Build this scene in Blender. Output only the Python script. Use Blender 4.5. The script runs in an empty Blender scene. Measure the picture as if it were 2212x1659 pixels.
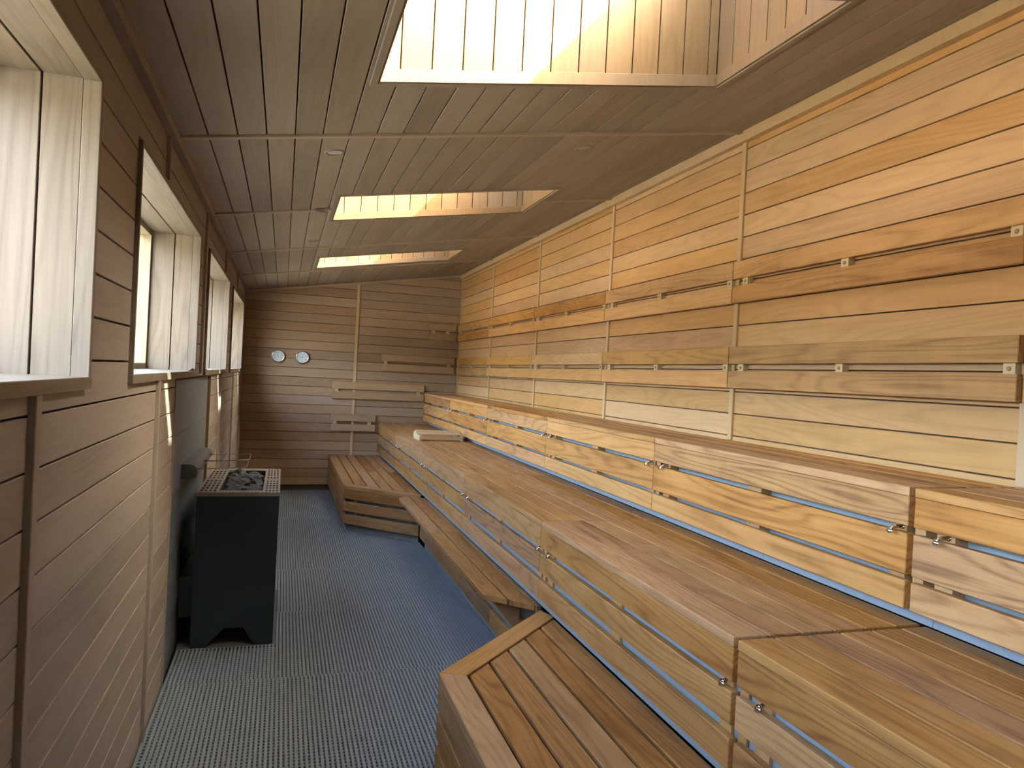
import bpy, bmesh, math, random
from mathutils import Vector, Matrix

random.seed(7)
SC = bpy.context.scene
COL = SC.collection

# ------------------------------------------------------------------ camera
CAM_POS = Vector((0.5034, 0.0, 1.6107))
YAW, PITCH, ROLL, FPX = 0.30868, -0.00904, 0.05103, 1551.43
fwd = Vector((math.sin(YAW) * math.cos(PITCH), math.cos(YAW) * math.cos(PITCH), math.sin(PITCH)))
rt = Vector((math.cos(YAW), -math.sin(YAW), 0.0))
up = rt.cross(fwd)
r2 = math.cos(ROLL) * rt + math.sin(ROLL) * up
u2 = -math.sin(ROLL) * rt + math.cos(ROLL) * up
cam = bpy.data.cameras.new('camera')
cam.sensor_fit = 'HORIZONTAL'
cam.sensor_width = 36.0
cam.lens = 36.0 * FPX / 2212.0
cam.clip_start = 0.02
cam_o = bpy.data.objects.new('camera', cam)
COL.objects.link(cam_o)
cam_o.matrix_world = Matrix(((r2.x, u2.x, -fwd.x, CAM_POS.x), (r2.y, u2.y, -fwd.y, CAM_POS.y),
                             (r2.z, u2.z, -fwd.z, CAM_POS.z), (0, 0, 0, 1)))
SC.camera = cam_o

# ------------------------------------------------------------------ sky, sun, exposure
SUN_A, SUN_B, SUN_C = 0.88, 0.694, 1.0            # light travels (-A, +B, -C)
sun_from = Vector((SUN_A, -SUN_B, SUN_C)).normalized()
world = bpy.data.worlds.new('sky_world')
SC.world = world
world.use_nodes = True
wn = world.node_tree
wn.nodes.clear()
wo = wn.nodes.new('ShaderNodeOutputWorld')
wb = wn.nodes.new('ShaderNodeBackground')
ws = wn.nodes.new('ShaderNodeTexSky')
ws.sky_type = 'NISHITA'
ws.sun_disc = False
ws.sun_elevation = math.asin(sun_from.z)
ws.sun_rotation = math.atan2(sun_from.x, sun_from.y)
ws.altitude = 0.0
ws.air_density = 0.8
ws.dust_density = 8.0
ws.ozone_density = 0.5
wb.inputs['Strength'].default_value = 1.0
wm_ = wn.nodes.new('ShaderNodeMix')               # one uniform white balance for the whole sky
wm_.data_type = 'RGBA'
wm_.blend_type = 'MULTIPLY'
wm_.inputs[0].default_value = 1.0
wm_.inputs[7].default_value = (1.0, 0.95, 0.86, 1.0)
wn.links.new(ws.outputs[0], wm_.inputs[6])
wn.links.new(wm_.outputs[2], wb.inputs[0])
wn.links.new(wb.outputs[0], wo.inputs[0])

sun = bpy.data.lights.new('sun', 'SUN')
sun.energy = 7.0
sun.angle = math.radians(0.6)
sun.color = (1.0, 0.93, 0.80)
sun_o = bpy.data.objects.new('sun', sun)
COL.objects.link(sun_o)
sun_o.rotation_mode = 'QUATERNION'
sun_o.rotation_quaternion = (-sun_from).to_track_quat('-Z', 'Y')
sun_o.location = sun_from * 30

SC.view_settings.view_transform = 'Standard'
SC.view_settings.look = 'None'
SC.view_settings.gamma = 1.0
SC.view_settings.use_curve_mapping = False
SC.view_settings.exposure = 3.65
SC.cycles.max_bounces = 7
SC.cycles.diffuse_bounces = 5
SC.cycles.glossy_bounces = 3
SC.cycles.adaptive_threshold = 0.04
SC.cycles.transparent_max_bounces = 8

# ------------------------------------------------------------------ materials
def new_mat(name):
    m = bpy.data.materials.new(name)
    m.use_nodes = True
    nt = m.node_tree
    nt.nodes.clear()
    out = nt.nodes.new('ShaderNodeOutputMaterial')
    bs = nt.nodes.new('ShaderNodeBsdfPrincipled')
    nt.links.new(bs.outputs[0], out.inputs[0])
    return m, nt, bs, out


def N(nt, kind, **kw):
    n = nt.nodes.new(kind)
    for k, v in kw.items():
        setattr(n, k, v)
    return n


def math_node(nt, op, a, b=None):
    n = nt.nodes.new('ShaderNodeMath')
    n.operation = op
    for i, v in enumerate((a, b)):
        if v is None:
            continue
        if isinstance(v, (int, float)):
            n.inputs[i].default_value = v
        else:
            nt.links.new(v, n.inputs[i])
    return n.outputs[0]


def mix_col(nt, fac, a, b, blend='MIX'):
    n = nt.nodes.new('ShaderNodeMix')
    n.data_type = 'RGBA'
    n.blend_type = blend
    for sock, v in ((n.inputs[0], fac), (n.inputs[6], a), (n.inputs[7], b)):
        if isinstance(v, (int, float)):
            sock.default_value = v
        elif isinstance(v, tuple):
            sock.default_value = (*v, 1.0)
        else:
            nt.links.new(v, sock)
    return n.outputs[2]


def wood(name, light, mid, dark, grain=0.5, var=0.35, rough=0.5, figure=0.5, spec=0.35):
    """Grain runs along the piece's local X; every piece gets its own random offset and tone."""
    m, nt, bs, out = new_mat(name)
    L = nt.links
    tc = N(nt, 'ShaderNodeTexCoord')
    oi = N(nt, 'ShaderNodeObjectInfo')
    off = N(nt, 'ShaderNodeCombineXYZ')
    L.new(math_node(nt, 'MULTIPLY', oi.outputs['Random'], 57.0), off.inputs[0])
    L.new(math_node(nt, 'MULTIPLY', oi.outputs['Random'], 131.0), off.inputs[1])
    L.new(math_node(nt, 'MULTIPLY', oi.outputs['Random'], 23.0), off.inputs[2])
    add = N(nt, 'ShaderNodeVectorMath', operation='ADD')
    L.new(tc.outputs['Object'], add.inputs[0])
    L.new(off.outputs[0], add.inputs[1])
    P = add.outputs[0]

    def mapped(s):
        mp = N(nt, 'ShaderNodeMapping')
        mp.inputs['Scale'].default_value = s
        L.new(P, mp.inputs[0])
        return mp.outputs[0]

    def noise(vec, scale, detail, rough_=0.5, dist=0.0):
        n = N(nt, 'ShaderNodeTexNoise')
        n.inputs['Scale'].default_value = scale
        n.inputs['Detail'].default_value = detail
        n.inputs['Roughness'].default_value = rough_
        n.inputs['Distortion'].default_value = dist
        L.new(vec, n.inputs['Vector'])
        return n.outputs['Fac']

    field = noise(mapped((0.55, 5.0, 5.0)), 1.0, 1.6, 0.45, 0.35)
    rings = math_node(nt, 'SINE', math_node(nt, 'MULTIPLY', field, 95.0))
    rings = math_node(nt, 'MULTIPLY', math_node(nt, 'ADD', rings, 1.0), 0.5)
    rings = math_node(nt, 'POWER', rings, 3.0)
    fine = noise(mapped((2.4, 75.0, 75.0)), 1.0, 3.0, 0.75)
    blotch = noise(mapped((1.1, 4.0, 4.0)), 1.0, 2.0, 0.55, 0.8)
    curl = noise(mapped((24.0, 5.0, 5.0)), 1.0, 0.0, 0.5, 0.0)
    # tone of this single board
    tone = N(nt, 'ShaderNodeValToRGB')
    tone.color_ramp.elements[0].position = 0.0
    tone.color_ramp.elements[0].color = (*dark, 1)
    tone.color_ramp.elements[1].position = 1.0
    tone.color_ramp.elements[1].color = (*light, 1)
    e = tone.color_ramp.elements.new(0.5)
    e.color = (*mid, 1)
    rnd = math_node(nt, 'SUBTRACT', oi.outputs['Random'], 0.5)
    t = math_node(nt, 'ADD', 0.56, math_node(nt, 'MULTIPLY', rnd, var * 1.4))
    t = math_node(nt, 'ADD', t, math_node(nt, 'MULTIPLY', math_node(nt, 'SUBTRACT', rings, 0.3), -0.34 * grain))
    t = math_node(nt, 'ADD', t, math_node(nt, 'MULTIPLY', math_node(nt, 'SUBTRACT', fine, 0.5), -0.95 * grain))
    t = math_node(nt, 'ADD', t, math_node(nt, 'MULTIPLY', math_node(nt, 'SUBTRACT', blotch, 0.5), 1.1 * figure))
    t = math_node(nt, 'ADD', t, math_node(nt, 'MULTIPLY', math_node(nt, 'SUBTRACT', curl, 0.5), 0.16 * figure))
    L.new(t, tone.inputs[0])
    hue = N(nt, 'ShaderNodeHueSaturation')
    frac = math_node(nt, 'FRACT', math_node(nt, 'MULTIPLY', oi.outputs['Random'], 17.31))
    L.new(math_node(nt, 'ADD', 0.497, math_node(nt, 'MULTIPLY', frac, 0.006)), hue.inputs['Hue'])
    frac2 = math_node(nt, 'FRACT', math_node(nt, 'MULTIPLY', oi.outputs['Random'], 41.7))
    L.new(math_node(nt, 'ADD', 0.9, math_node(nt, 'MULTIPLY', frac2, 0.2)), hue.inputs['Saturation'])
    L.new(tone.outputs[0], hue.inputs['Color'])
    L.new(hue.outputs[0], bs.inputs['Base Color'])
    rr = math_node(nt, 'ADD', rough - 0.06, math_node(nt, 'MULTIPLY', fine, 0.14))
    L.new(rr, bs.inputs['Roughness'])
    bs.inputs['Specular IOR Level'].default_value = spec
    bp = N(nt, 'ShaderNodeBump')
    bp.inputs['Strength'].default_value = 0.12
    bp.inputs['Distance'].default_value = 0.002
    L.new(fine, bp.inputs['Height'])
    L.new(bp.outputs[0], bs.inputs['Normal'])
    return m


def plain(name, col, rough=0.5, metal=0.0, noise_amt=0.0, scale=40.0, spec=0.5, bump=0.0, stretch=(1, 1, 1)):
    m, nt, bs, out = new_mat(name)
    bs.inputs['Base Color'].default_value = (*col, 1)
    bs.inputs['Roughness'].default_value = rough
    bs.inputs['Metallic'].default_value = metal
    bs.inputs['Specular IOR Level'].default_value = spec
    tc = N(nt, 'ShaderNodeTexCoord')
    mp = N(nt, 'ShaderNodeMapping')
    mp.inputs['Scale'].default_value = stretch
    nt.links.new(tc.outputs['Object'], mp.inputs[0])
    nz = N(nt, 'ShaderNodeTexNoise')
    nz.inputs['Scale'].default_value = scale
    nz.inputs['Detail'].default_value = 4
    nt.links.new(mp.outputs[0], nz.inputs['Vector'])
    if noise_amt > 0:
        lo = tuple(c * (1 - noise_amt) for c in col)
        hi = tuple(min(1.0, c * (1 + noise_amt)) for c in col)
        nt.links.new(mix_col(nt, nz.outputs['Fac'], lo, hi), bs.inputs['Base Color'])
    if bump > 0:
        bp = N(nt, 'ShaderNodeBump')
        bp.inputs['Strength'].default_value = bump
        bp.inputs['Distance'].default_value = 0.004
        nt.links.new(nz.outputs['Fac'], bp.inputs['Height'])
        nt.links.new(bp.outputs[0], bs.inputs['Normal'])
    return m


def glass(name, tint=(0.96, 0.98, 0.975)):
    m = bpy.data.materials.new(name)
    m.use_nodes = True
    nt = m.node_tree
    nt.nodes.clear()
    out = nt.nodes.new('ShaderNodeOutputMaterial')
    tr = nt.nodes.new('ShaderNodeBsdfTransparent')
    tr.inputs[0].default_value = (*tint, 1)
    gl = nt.nodes.new('ShaderNodeBsdfGlossy')
    gl.inputs['Roughness'].default_value = 0.02
    lw = nt.nodes.new('ShaderNodeLayerWeight')       # Schlick reflectance, the same from both faces
    lw.inputs['Blend'].default_value = 0.5
    fr = math_node(nt, 'ADD', math_node(nt, 'MULTIPLY', math_node(nt, 'POWER', lw.outputs['Facing'], 5.0), 0.6), 0.03)
    mx = nt.nodes.new('ShaderNodeMixShader')
    nt.links.new(fr, mx.inputs[0])
    nt.links.new(tr.outputs[0], mx.inputs[1])
    nt.links.new(gl.outputs[0], mx.inputs[2])
    nt.links.new(mx.outputs[0], out.inputs[0])
    return m


M_WALL_DIM = wood('wood_wall_dim', (0.355, 0.298, 0.230), (0.285, 0.236, 0.180), (0.19, 0.152, 0.110), grain=0.36, var=0.34, rough=0.52, figure=0.45)  # shared wall wood, dimmed: the ceiling's shade is put into the colour
M_WALL_DIM_LEFT = wood('wood_wall_dim_left', (0.315, 0.265, 0.230), (0.250, 0.209, 0.180), (0.165, 0.134, 0.112), grain=0.36, var=0.30, rough=0.52, figure=0.50)  # same wall wood; the grey stands in for dim, hazy light
M_WALL_LIT = wood('wood_wall_lit', (0.610, 0.381, 0.178), (0.480, 0.282, 0.122), (0.310, 0.164, 0.064), grain=0.45, var=0.26, rough=0.52, figure=0.52, spec=0.25)  # same wall wood, lit copy: warm brightness put into the colour
M_ENDW = wood('wood_end_wall', (0.395, 0.285, 0.190), (0.325, 0.226, 0.145), (0.22, 0.142, 0.085), grain=0.40, var=0.40, rough=0.52, figure=0.5, spec=0.25)
M_GOLD = wood('wood_rest', (0.640, 0.377, 0.155), (0.470, 0.258, 0.090), (0.220, 0.101, 0.034), grain=0.55, var=0.34, rough=0.5, figure=0.6, spec=0.2)
M_SHAFT_DIMMED = wood('wood_shaft_dimmed', (0.265, 0.168, 0.081), (0.215, 0.132, 0.060), (0.152, 0.086, 0.037), grain=0.40, var=0.25, rough=0.5, figure=0.40)  # lit wall wood darkened in colour to offset strong shaft daylight
M_JAMB_DIMMED = wood('wood_jamb_dimmed', (0.212, 0.172, 0.125), (0.165, 0.130, 0.093), (0.112, 0.084, 0.056), grain=0.75, var=0.2, rough=0.5, figure=0.5)  # wall wood with its colour lowered against direct window light
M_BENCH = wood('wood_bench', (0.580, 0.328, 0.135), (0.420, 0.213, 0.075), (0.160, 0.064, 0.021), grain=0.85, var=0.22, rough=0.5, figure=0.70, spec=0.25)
M_MID_SHADED = wood('wood_mid_bench_shaded', (0.440, 0.248, 0.102), (0.300, 0.151, 0.054), (0.118, 0.047, 0.016), grain=0.8, var=0.22, rough=0.5, figure=0.70, spec=0.25)  # bench wood, shaded copy: the middle tier's dimness is in the colour
M_LOW_SHADED = wood('wood_low_bench_shaded', (0.350, 0.205, 0.092), (0.240, 0.127, 0.050), (0.105, 0.046, 0.016), grain=0.75, var=0.26, rough=0.5, figure=0.70, spec=0.25)  # bench wood, darkest copy: shade at the low level painted in
M_TRIM = wood('wood_trim', (0.58, 0.425, 0.255), (0.49, 0.345, 0.195), (0.37, 0.25, 0.13), grain=0.35, var=0.25, rough=0.5, figure=0.3)
M_BLOCK = wood('wood_block', (0.64, 0.54, 0.34), (0.56, 0.45, 0.26), (0.42, 0.31, 0.16), grain=0.4, var=0.15, rough=0.5, figure=0.3)
M_PINE = wood('wood_pine', (0.31, 0.255, 0.155), (0.26, 0.205, 0.115), (0.18, 0.128, 0.060), grain=0.8, var=0.15, rough=0.45, figure=0.2)
M_STRIP = wood('wood_strip', (0.44, 0.355, 0.265), (0.375, 0.298, 0.215), (0.29, 0.222, 0.155), grain=0.35, var=0.25, rough=0.5, figure=0.3)
M_RAIL = wood('wood_rail', (0.44, 0.315, 0.20), (0.36, 0.245, 0.145), (0.23, 0.145, 0.08), grain=0.40, var=0.25, rough=0.5, figure=0.45)
M_POST = wood('wood_post', (0.52, 0.33, 0.16), (0.40, 0.235, 0.105), (0.28, 0.15, 0.065), grain=0.4, var=0.3, rough=0.6, figure=0.4)
M_BACK = plain('groove_backing', (0.085, 0.05, 0.028), 0.9, noise_amt=0.2)
M_CEMENT = plain('cement_board', (0.235, 0.275, 0.315), 0.55, noise_amt=0.12, scale=30, bump=0.05)
M_SLATE = plain('slate_tile', (0.130, 0.146, 0.160), 0.45, noise_amt=0.35, scale=6, bump=0.08, stretch=(1, 1.5, 0.4))
M_GROUT = plain('slate_joint', (0.42, 0.41, 0.39), 0.8, noise_amt=0.1)
M_MAT = plain('mat_plastic', (0.160, 0.190, 0.232), 0.55, noise_amt=0.10, scale=60, spec=0.3)
M_BAR = plain('mat_bar_plastic', (0.13, 0.145, 0.155), 0.6, noise_amt=0.10, scale=60)
M_FLOOR = plain('screed', (0.025, 0.028, 0.032), 0.75, noise_amt=0.25, scale=12)
M_HEARTH = plain('hearth_screed', (0.075, 0.08, 0.085), 0.7, noise_amt=0.2, scale=12)
M_TOE = plain('toe_panel', (0.20, 0.215, 0.225), 0.5, noise_amt=0.2, scale=10)
M_HEATER = plain('heater_enamel', (0.011, 0.0185, 0.031), 0.42, noise_amt=0.12, scale=90)
M_STEEL = plain('brushed_steel', (0.30, 0.258, 0.22), 0.42, metal=0.45, noise_amt=0.12, scale=30, stretch=(1, 12, 1))
M_DUCT = plain('grey_steel', (0.14, 0.150, 0.16), 0.42, metal=0.5, noise_amt=0.1, scale=25)
M_CHROME = plain('chrome', (0.75, 0.75, 0.75), 0.12, metal=1.0)
M_STONE = plain('sauna_rock', (0.085, 0.090, 0.096), 0.85, noise_amt=0.7, scale=22, bump=0.8)
M_DIAL = plain('dial_white', (0.80, 0.83, 0.88), 0.5, noise_amt=0.02)
M_INK = plain('dial_ink', (0.08, 0.09, 0.11), 0.6)
M_LENS = plain('lamp_lens', (0.55, 0.55, 0.52), 0.25, noise_amt=0.05)
M_SENSOR = plain('sensor_case', (0.30, 0.255, 0.215), 0.5, noise_amt=0.05)
M_RUBBER = plain('gasket', (0.02, 0.02, 0.022), 0.6)
M_ROOF = plain('roof_felt', (0.16, 0.16, 0.17), 0.9, noise_amt=0.2)
M_GROUND = plain('ground_gravel', (0.10, 0.10, 0.085), 0.95, noise_amt=0.35, scale=3)
M_GLASS = glass('window_glass')
M_DIM_GLASS = glass('dimming_glass', (0.58, 0.60, 0.59))          # tint added to dim daylight; two faces: about a third of the light passes

# ------------------------------------------------------------------ helpers
WM = {}


def link(o, mat_world, parent=None):
    COL.objects.link(o)
    WM[o.name] = mat_world
    if parent is not None:
        o.parent = parent
        o.matrix_basis = WM[parent.name].inverted() @ mat_world
    else:
        o.matrix_basis = mat_world
    return o


def thing(name, label, cat, loc=(0, 0, 0), group=None, kind=None):
    o = bpy.data.objects.new(name, None)
    o.empty_display_size = 0.05
    link(o, Matrix.Translation(loc))
    return tag(o, label, cat, group, kind)


def tag(o, label=None, cat=None, group=None, kind=None):
    if label:
        o['label'] = label
    if cat:
        o['category'] = cat
    if group:
        o['group'] = group
    if kind:
        o['kind'] = kind
    return o


def area2(p):
    return sum(p[i][0] * p[(i + 1) % len(p)][1] - p[(i + 1) % len(p)][0] * p[i][1] for i in range(len(p)))


def inset(poly, c):
    n = len(poly)
    res = []
    for i in range(n):
        p0, p1, p2 = Vector(poly[i - 1]), Vector(poly[i]), Vector(poly[(i + 1) % n])
        d1, d2 = (p1 - p0).normalized(), (p2 - p1).normalized()
        n1, n2 = Vector((-d1.y, d1.x)), Vector((-d2.y, d2.x))
        k = 1 + n1.dot(n2)
        if k < 0.1:
            res.append(tuple(p1))
        else:
            q = p1 + (n1 + n2) * (c / k)
            res.append((q.x, q.y))
    return res


PCACHE = {}


def prism_mesh(name, poly, t, c, mat):
    """polygon (ccw, local xy) from z=-t up to z=0 with a small chamfer round the face"""
    key = (tuple((round(a, 4), round(b, 4)) for a, b in poly), round(t, 4), round(c, 5), mat.name)
    if key in PCACHE:
        return PCACHE[key]
    n = len(poly)
    vs = [(a, b, -t) for a, b in poly]
    if c > 0:
        vs += [(a, b, -c) for a, b in poly] + [(a, b, 0) for a, b in inset(poly, c)]
        rows = 3
    else:
        vs += [(a, b, 0) for a, b in poly]
        rows = 2
    fs = [tuple(reversed(range(n)))]
    for r in range(rows - 1):
        for i in range(n):
            j = (i + 1) % n
            fs.append((r * n + i, r * n + j, (r + 1) * n + j, (r + 1) * n + i))
    fs.append(tuple((rows - 1) * n + i for i in range(n)))
    me = bpy.data.meshes.new(name)
    me.from_pydata(vs, [], fs)
    me.materials.append(mat)
    PCACHE[key] = me
    return me


V3 = Vector
PL_LEFT = (V3((0, 1, 0)), V3((0, 0, 1)))        # normal +x   u=y  v=z
PL_RIGHT = (V3((0, -1, 0)), V3((0, 0, 1)))      # normal -x   u=-y v=z
PL_BACK = (V3((1, 0, 0)), V3((0, 0, 1)))        # normal -y   u=x  v=z
PL_FRONT = (V3((-1, 0, 0)), V3((0, 0, 1)))      # normal +y   u=-x v=z
PL_SEAT = (V3((0, 1, 0)), V3((-1, 0, 0)))       # normal +z   u=y  v=-x
PL_SEATX = (V3((1, 0, 0)), V3((0, 1, 0)))       # normal +z   u=x  v=y
PL_HEAD = (V3((0, 1, 0)), V3((1, 0, 0)))        # normal -z   u=y  v=x
PL_VFAR = (V3((0, 0, 1)), V3((-1, 0, 0)))       # normal -y   u=z  v=-x   (upright boards)
PL_VNEAR = (V3((0, 0, 1)), V3((1, 0, 0)))       # normal +y   u=z  v=x
PL_VLEFT = (V3((0, 0, 1)), V3((0, -1, 0)))      # normal +x   u=z  v=-y
PL_VRIGHT = (V3((0, 0, 1)), V3((0, 1, 0)))      # normal -x   u=z  v=y


def board(name, parent, plane, O, poly, t, mat, c=0.0015):
    """one board: polygon given in (u, v) of the plane through O; its face lies in the plane"""
    U, V = plane
    Nn = U.cross(V)
    if area2(poly) < 0:
        poly = list(reversed(poly))
    cu = sum(p[0] for p in poly) / len(poly)
    cv = sum(p[1] for p in poly) / len(poly)
    loc = [(a - cu, b - cv) for a, b in poly]
    me = prism_mesh(name, loc, t, c, mat)
    o = bpy.data.objects.new(name, me)
    W = Vector(O) + U * cu + V * cv
    mw = Matrix(((U.x, V.x, Nn.x, W.x), (U.y, V.y, Nn.y, W.y), (U.z, V.z, Nn.z, W.z), (0, 0, 0, 1)))
    return link(o, mw, parent)


def rect(u0, u1, v0, v1):
    return [(min(u0, u1), min(v0, v1)), (max(u0, u1), min(v0, v1)), (max(u0, u1), max(v0, v1)), (min(u0, u1), max(v0, v1))]


def cut_rows(u0, u1, v0, v1, holes, eps=0.004):
    """rectangle minus rectangles that touch its v-edges or span it: list of polygons"""
    full, top, bot = [], [], []
    for (a, b, c, d) in holes:
        if b <= u0 or a >= u1 or d <= v0 or c >= v1:
            continue
        a2, b2 = max(a, u0), min(b, u1)
        if c <= v0 + eps and d >= v1 - eps:
            full.append((a2, b2))
        elif c <= v0 + eps:
            bot.append((a2, b2, d))
        else:
            top.append((a2, b2, c))
    spans, cur = [], u0
    for a, b in sorted(full):
        if a - cur > 0.006:
            spans.append((cur, a))
        cur = max(cur, b)
    if u1 - cur > 0.006:
        spans.append((cur, u1))
    res = []
    for s0, s1 in spans:
        low, high = [(s0, v0)], []
        for a, b, d in sorted(bot):
            a, b = max(a, s0), min(b, s1)
            if b - a < 0.003:
                continue
            if a - s0 < 0.003:
                low = [(s0, d)]
            else:
                low += [(a, v0), (a, d)]
            if s1 - b < 0.003:
                low += [(s1, d)]
            else:
                low += [(b, d), (b, v0)]
        if not (len(low) > 1 and abs(low[-1][0] - s1) < 1e-6):
            low += [(s1, v0)]
        high = [(s1, v1)]
        for a, b, c in sorted(top, reverse=True):
            a, b = max(a, s0), min(b, s1)
            if b - a < 0.003:
                continue
            if s1 - b < 0.003:
                high = [(s1, c)]
            else:
                high += [(b, v1), (b, c)]
            if a - s0 < 0.003:
                high += [(s0, c)]
            else:
                high += [(a, c), (a, v1)]
        if not (len(high) > 1 and abs(high[-1][0] - s0) < 1e-6):
            high += [(s0, v1)]
        poly = []
        for p in low + high:
            if not poly or (abs(p[0] - poly[-1][0]) + abs(p[1] - poly[-1][1])) > 1e-5:
                poly.append(p)
        res.append(poly)
    return res


class MB:
    """collects simple solids into one mesh"""
    def __init__(self):
        self.bm = bmesh.new()

    def box(self, x0, x1, y0, y1, z0, z1):
        vs = [self.bm.verts.new(p) for p in ((x0, y0, z0), (x1, y0, z0), (x1, y1, z0), (x0, y1, z0),
                                             (x0, y0, z1), (x1, y0, z1), (x1, y1, z1), (x0, y1, z1))]
        for f in ((0, 3, 2, 1), (4, 5, 6, 7), (0, 1, 5, 4), (1, 2, 6, 5), (2, 3, 7, 6), (3, 0, 4, 7)):
            self.bm.faces.new([vs[i] for i in f])
        return self

    def hexa(self, lo, hi):
        """lo, hi: four points each, ccw seen from hi"""
        vs = [self.bm.verts.new(p) for p in list(lo) + list(hi)]
        for f in ((3, 2, 1, 0), (4, 5, 6, 7), (0, 1, 5, 4), (1, 2, 6, 5), (2, 3, 7, 6), (3, 0, 4, 7)):
            self.bm.faces.new([vs[i] for i in f])
        return self

    def tube(self, pts, r, seg=8, closed=False):
        pts = [Vector(p) for p in pts]
        n = len(pts)
        rings = []
        for i, p in enumerate(pts):
            if closed:
                d = (pts[(i + 1) % n] - pts[i - 1]).normalized()
            elif i == 0:
                d = (pts[1] - p).normalized()
            elif i == n - 1:
                d = (p - pts[-2]).normalized()
            else:
                d = ((pts[i + 1] - p).normalized() + (p - pts[i - 1]).normalized()).normalized()
            ref = Vector((0, 0, 1)) if abs(d.z) < 0.9 else Vector((1, 0, 0))
            a = d.cross(ref).normalized()
            b = d.cross(a).normalized()
            rings.append([self.bm.verts.new(p + (a * math.cos(2 * math.pi * k / seg) + b * math.sin(2 * math.pi * k / seg)) * r) for k in range(seg)])
        for i in range(n if closed else n - 1):
            A, B = rings[i], rings[(i + 1) % n]
            for k in range(seg):
                self.bm.faces.new((A[k], A[(k + 1) % seg], B[(k + 1) % seg], B[k]))
        if not closed:
            self.bm.faces.new(list(reversed(rings[0])))
            self.bm.faces.new(rings[-1])
        return self

    def lathe(self, prof, seg, frame=None):
        """prof: (radius, height) list about local z"""
        frame = frame or Matrix.Identity(4)
        rings = []
        for r, h in prof:
            if r < 1e-6:
                rings.append([self.bm.verts.new(frame @ Vector((0, 0, h)))])
            else:
                rings.append([self.bm.verts.new(frame @ Vector((r * math.cos(2 * math.pi * k / seg), r * math.sin(2 * math.pi * k / seg), h))) for k in range(seg)])
        for A, B in zip(rings[:-1], rings[1:]):
            for k in range(seg):
                k2 = (k + 1) % seg
                if len(A) == 1 and len(B) == 1:
                    continue
                if len(A) == 1:
                    self.bm.faces.new((A[0], B[k], B[k2]))
                elif len(B) == 1:
                    self.bm.faces.new((A[k], A[k2], B[0]))
                else:
                    self.bm.faces.new((A[k], A[k2], B[k2], B[k]))
        return self

    def build(self, name, mat, parent=None, smooth=False, centre=True, loc=None):
        bm = self.bm
        bmesh.ops.recalc_face_normals(bm, faces=bm.faces)
        if loc is None:
            if centre:
                mn = Vector((min(v.co[i] for v in bm.verts) for i in range(3)))
                mx = Vector((max(v.co[i] for v in bm.verts) for i in range(3)))
                loc = (mn + mx) / 2
            else:
                loc = Vector((0, 0, 0))
        loc = Vector(loc)
        bmesh.ops.translate(bm, verts=bm.verts, vec=-loc)
        me = bpy.data.meshes.new(name)
        bm.to_mesh(me)
        bm.free()
        me.materials.append(mat)
        if smooth:
            me.polygons.foreach_set('use_smooth', [True] * len(me.polygons))
        o = bpy.data.objects.new(name, me)
        return link(o, Matrix.Translation(loc), parent)


def copy_obj(src, mw, parent):
    o = src.copy()
    COL.objects.link(o)
    o.parent = parent
    WM[o.name] = mw
    o.matrix_basis = (WM[parent.name].inverted() @ mw) if parent is not None else mw
    return o


# ------------------------------------------------------------------ room dimensions (metres)
W = 2.88                    # right wall face
D = 10.02                   # far wall face
YF = -2.3                   # wall behind the camera
PITCH_Y = 1.65
ST = [1.769 + PITCH_Y * k for k in range(-1, 6)]      # batten / bench stations
SLOPE, ZL = 0.15906, 2.574
ALPHA = math.atan(SLOPE)
CA, SA = math.cos(ALPHA), math.sin(ALPHA)


def zc(x):
    return ZL + SLOPE * x


SKY_X0, SKY_X1, SKY_LEN = 0.79, 2.255, 0.79
SKY_FAR = [0.07, 2.765, 5.46, 8.155]
SHAFT = 0.85
WIN = [(-2.05, -0.24), (0.345, 2.155), (2.75, 4.56), (5.14, 6.90), (7.48, 9.33)]
WZ0, WZ1 = 1.555, 2.335
LB = [1.75 + 1.575 * k for k in range(-1, 6)]          # left wall battens
SLATE_Y0, SLATE_Y1, SLATE_Z = 3.885, 5.70, 1.508
T1, T2, T3 = 0.44, 0.888, 1.3285                        # seat heights
X1, X2, X3 = 1.138, 1.788, 2.41                         # riser faces
GAP = 0.0055

# ------------------------------------------------------------------ ground and floor slab
g = MB().box(-60, 60, -60, 60, -0.62, -0.5).build('ground', M_GROUND)
tag(g, 'gravel ground around the building', 'ground', kind='structure')
fl = MB().box(-0.36, W + 0.3, YF - 0.3, D + 0.3, -0.3, -0.075).build('floor', M_FLOOR)
tag(fl, 'dark screed floor under the grey slatted mats', 'floor', kind='structure')

# ------------------------------------------------------------------ left wall with its window openings
b = MB()
XO = -0.36
b.box(XO, -0.035, YF, D + 0.3, -0.3, 1.52)
b.box(XO, -0.018, YF, D + 0.3, 2.37, 2.62)
edge = YF
for (a, c) in WIN:
    b.box(XO, -0.018, edge, a - 0.022, 1.52, 2.37)
    edge = c + 0.022
b.box(XO, -0.018, edge, D + 0.3, 1.52, 2.37)
b.box(-0.035, -0.018, YF, SLATE_Y0 - 0.004, -0.075, 1.52)
b.box(-0.035, -0.018, SLATE_Y1 + 0.004, D, -0.075, 1.52)
b.box(-0.035, -0.018, SLATE_Y0 - 0.004, SLATE_Y1 + 0.004, SLATE_Z, 1.52)
wall_left = tag(b.build('wall_left', M_BACK), 'long window wall clad in horizontal timber boards', 'wall', kind='structure')

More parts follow.
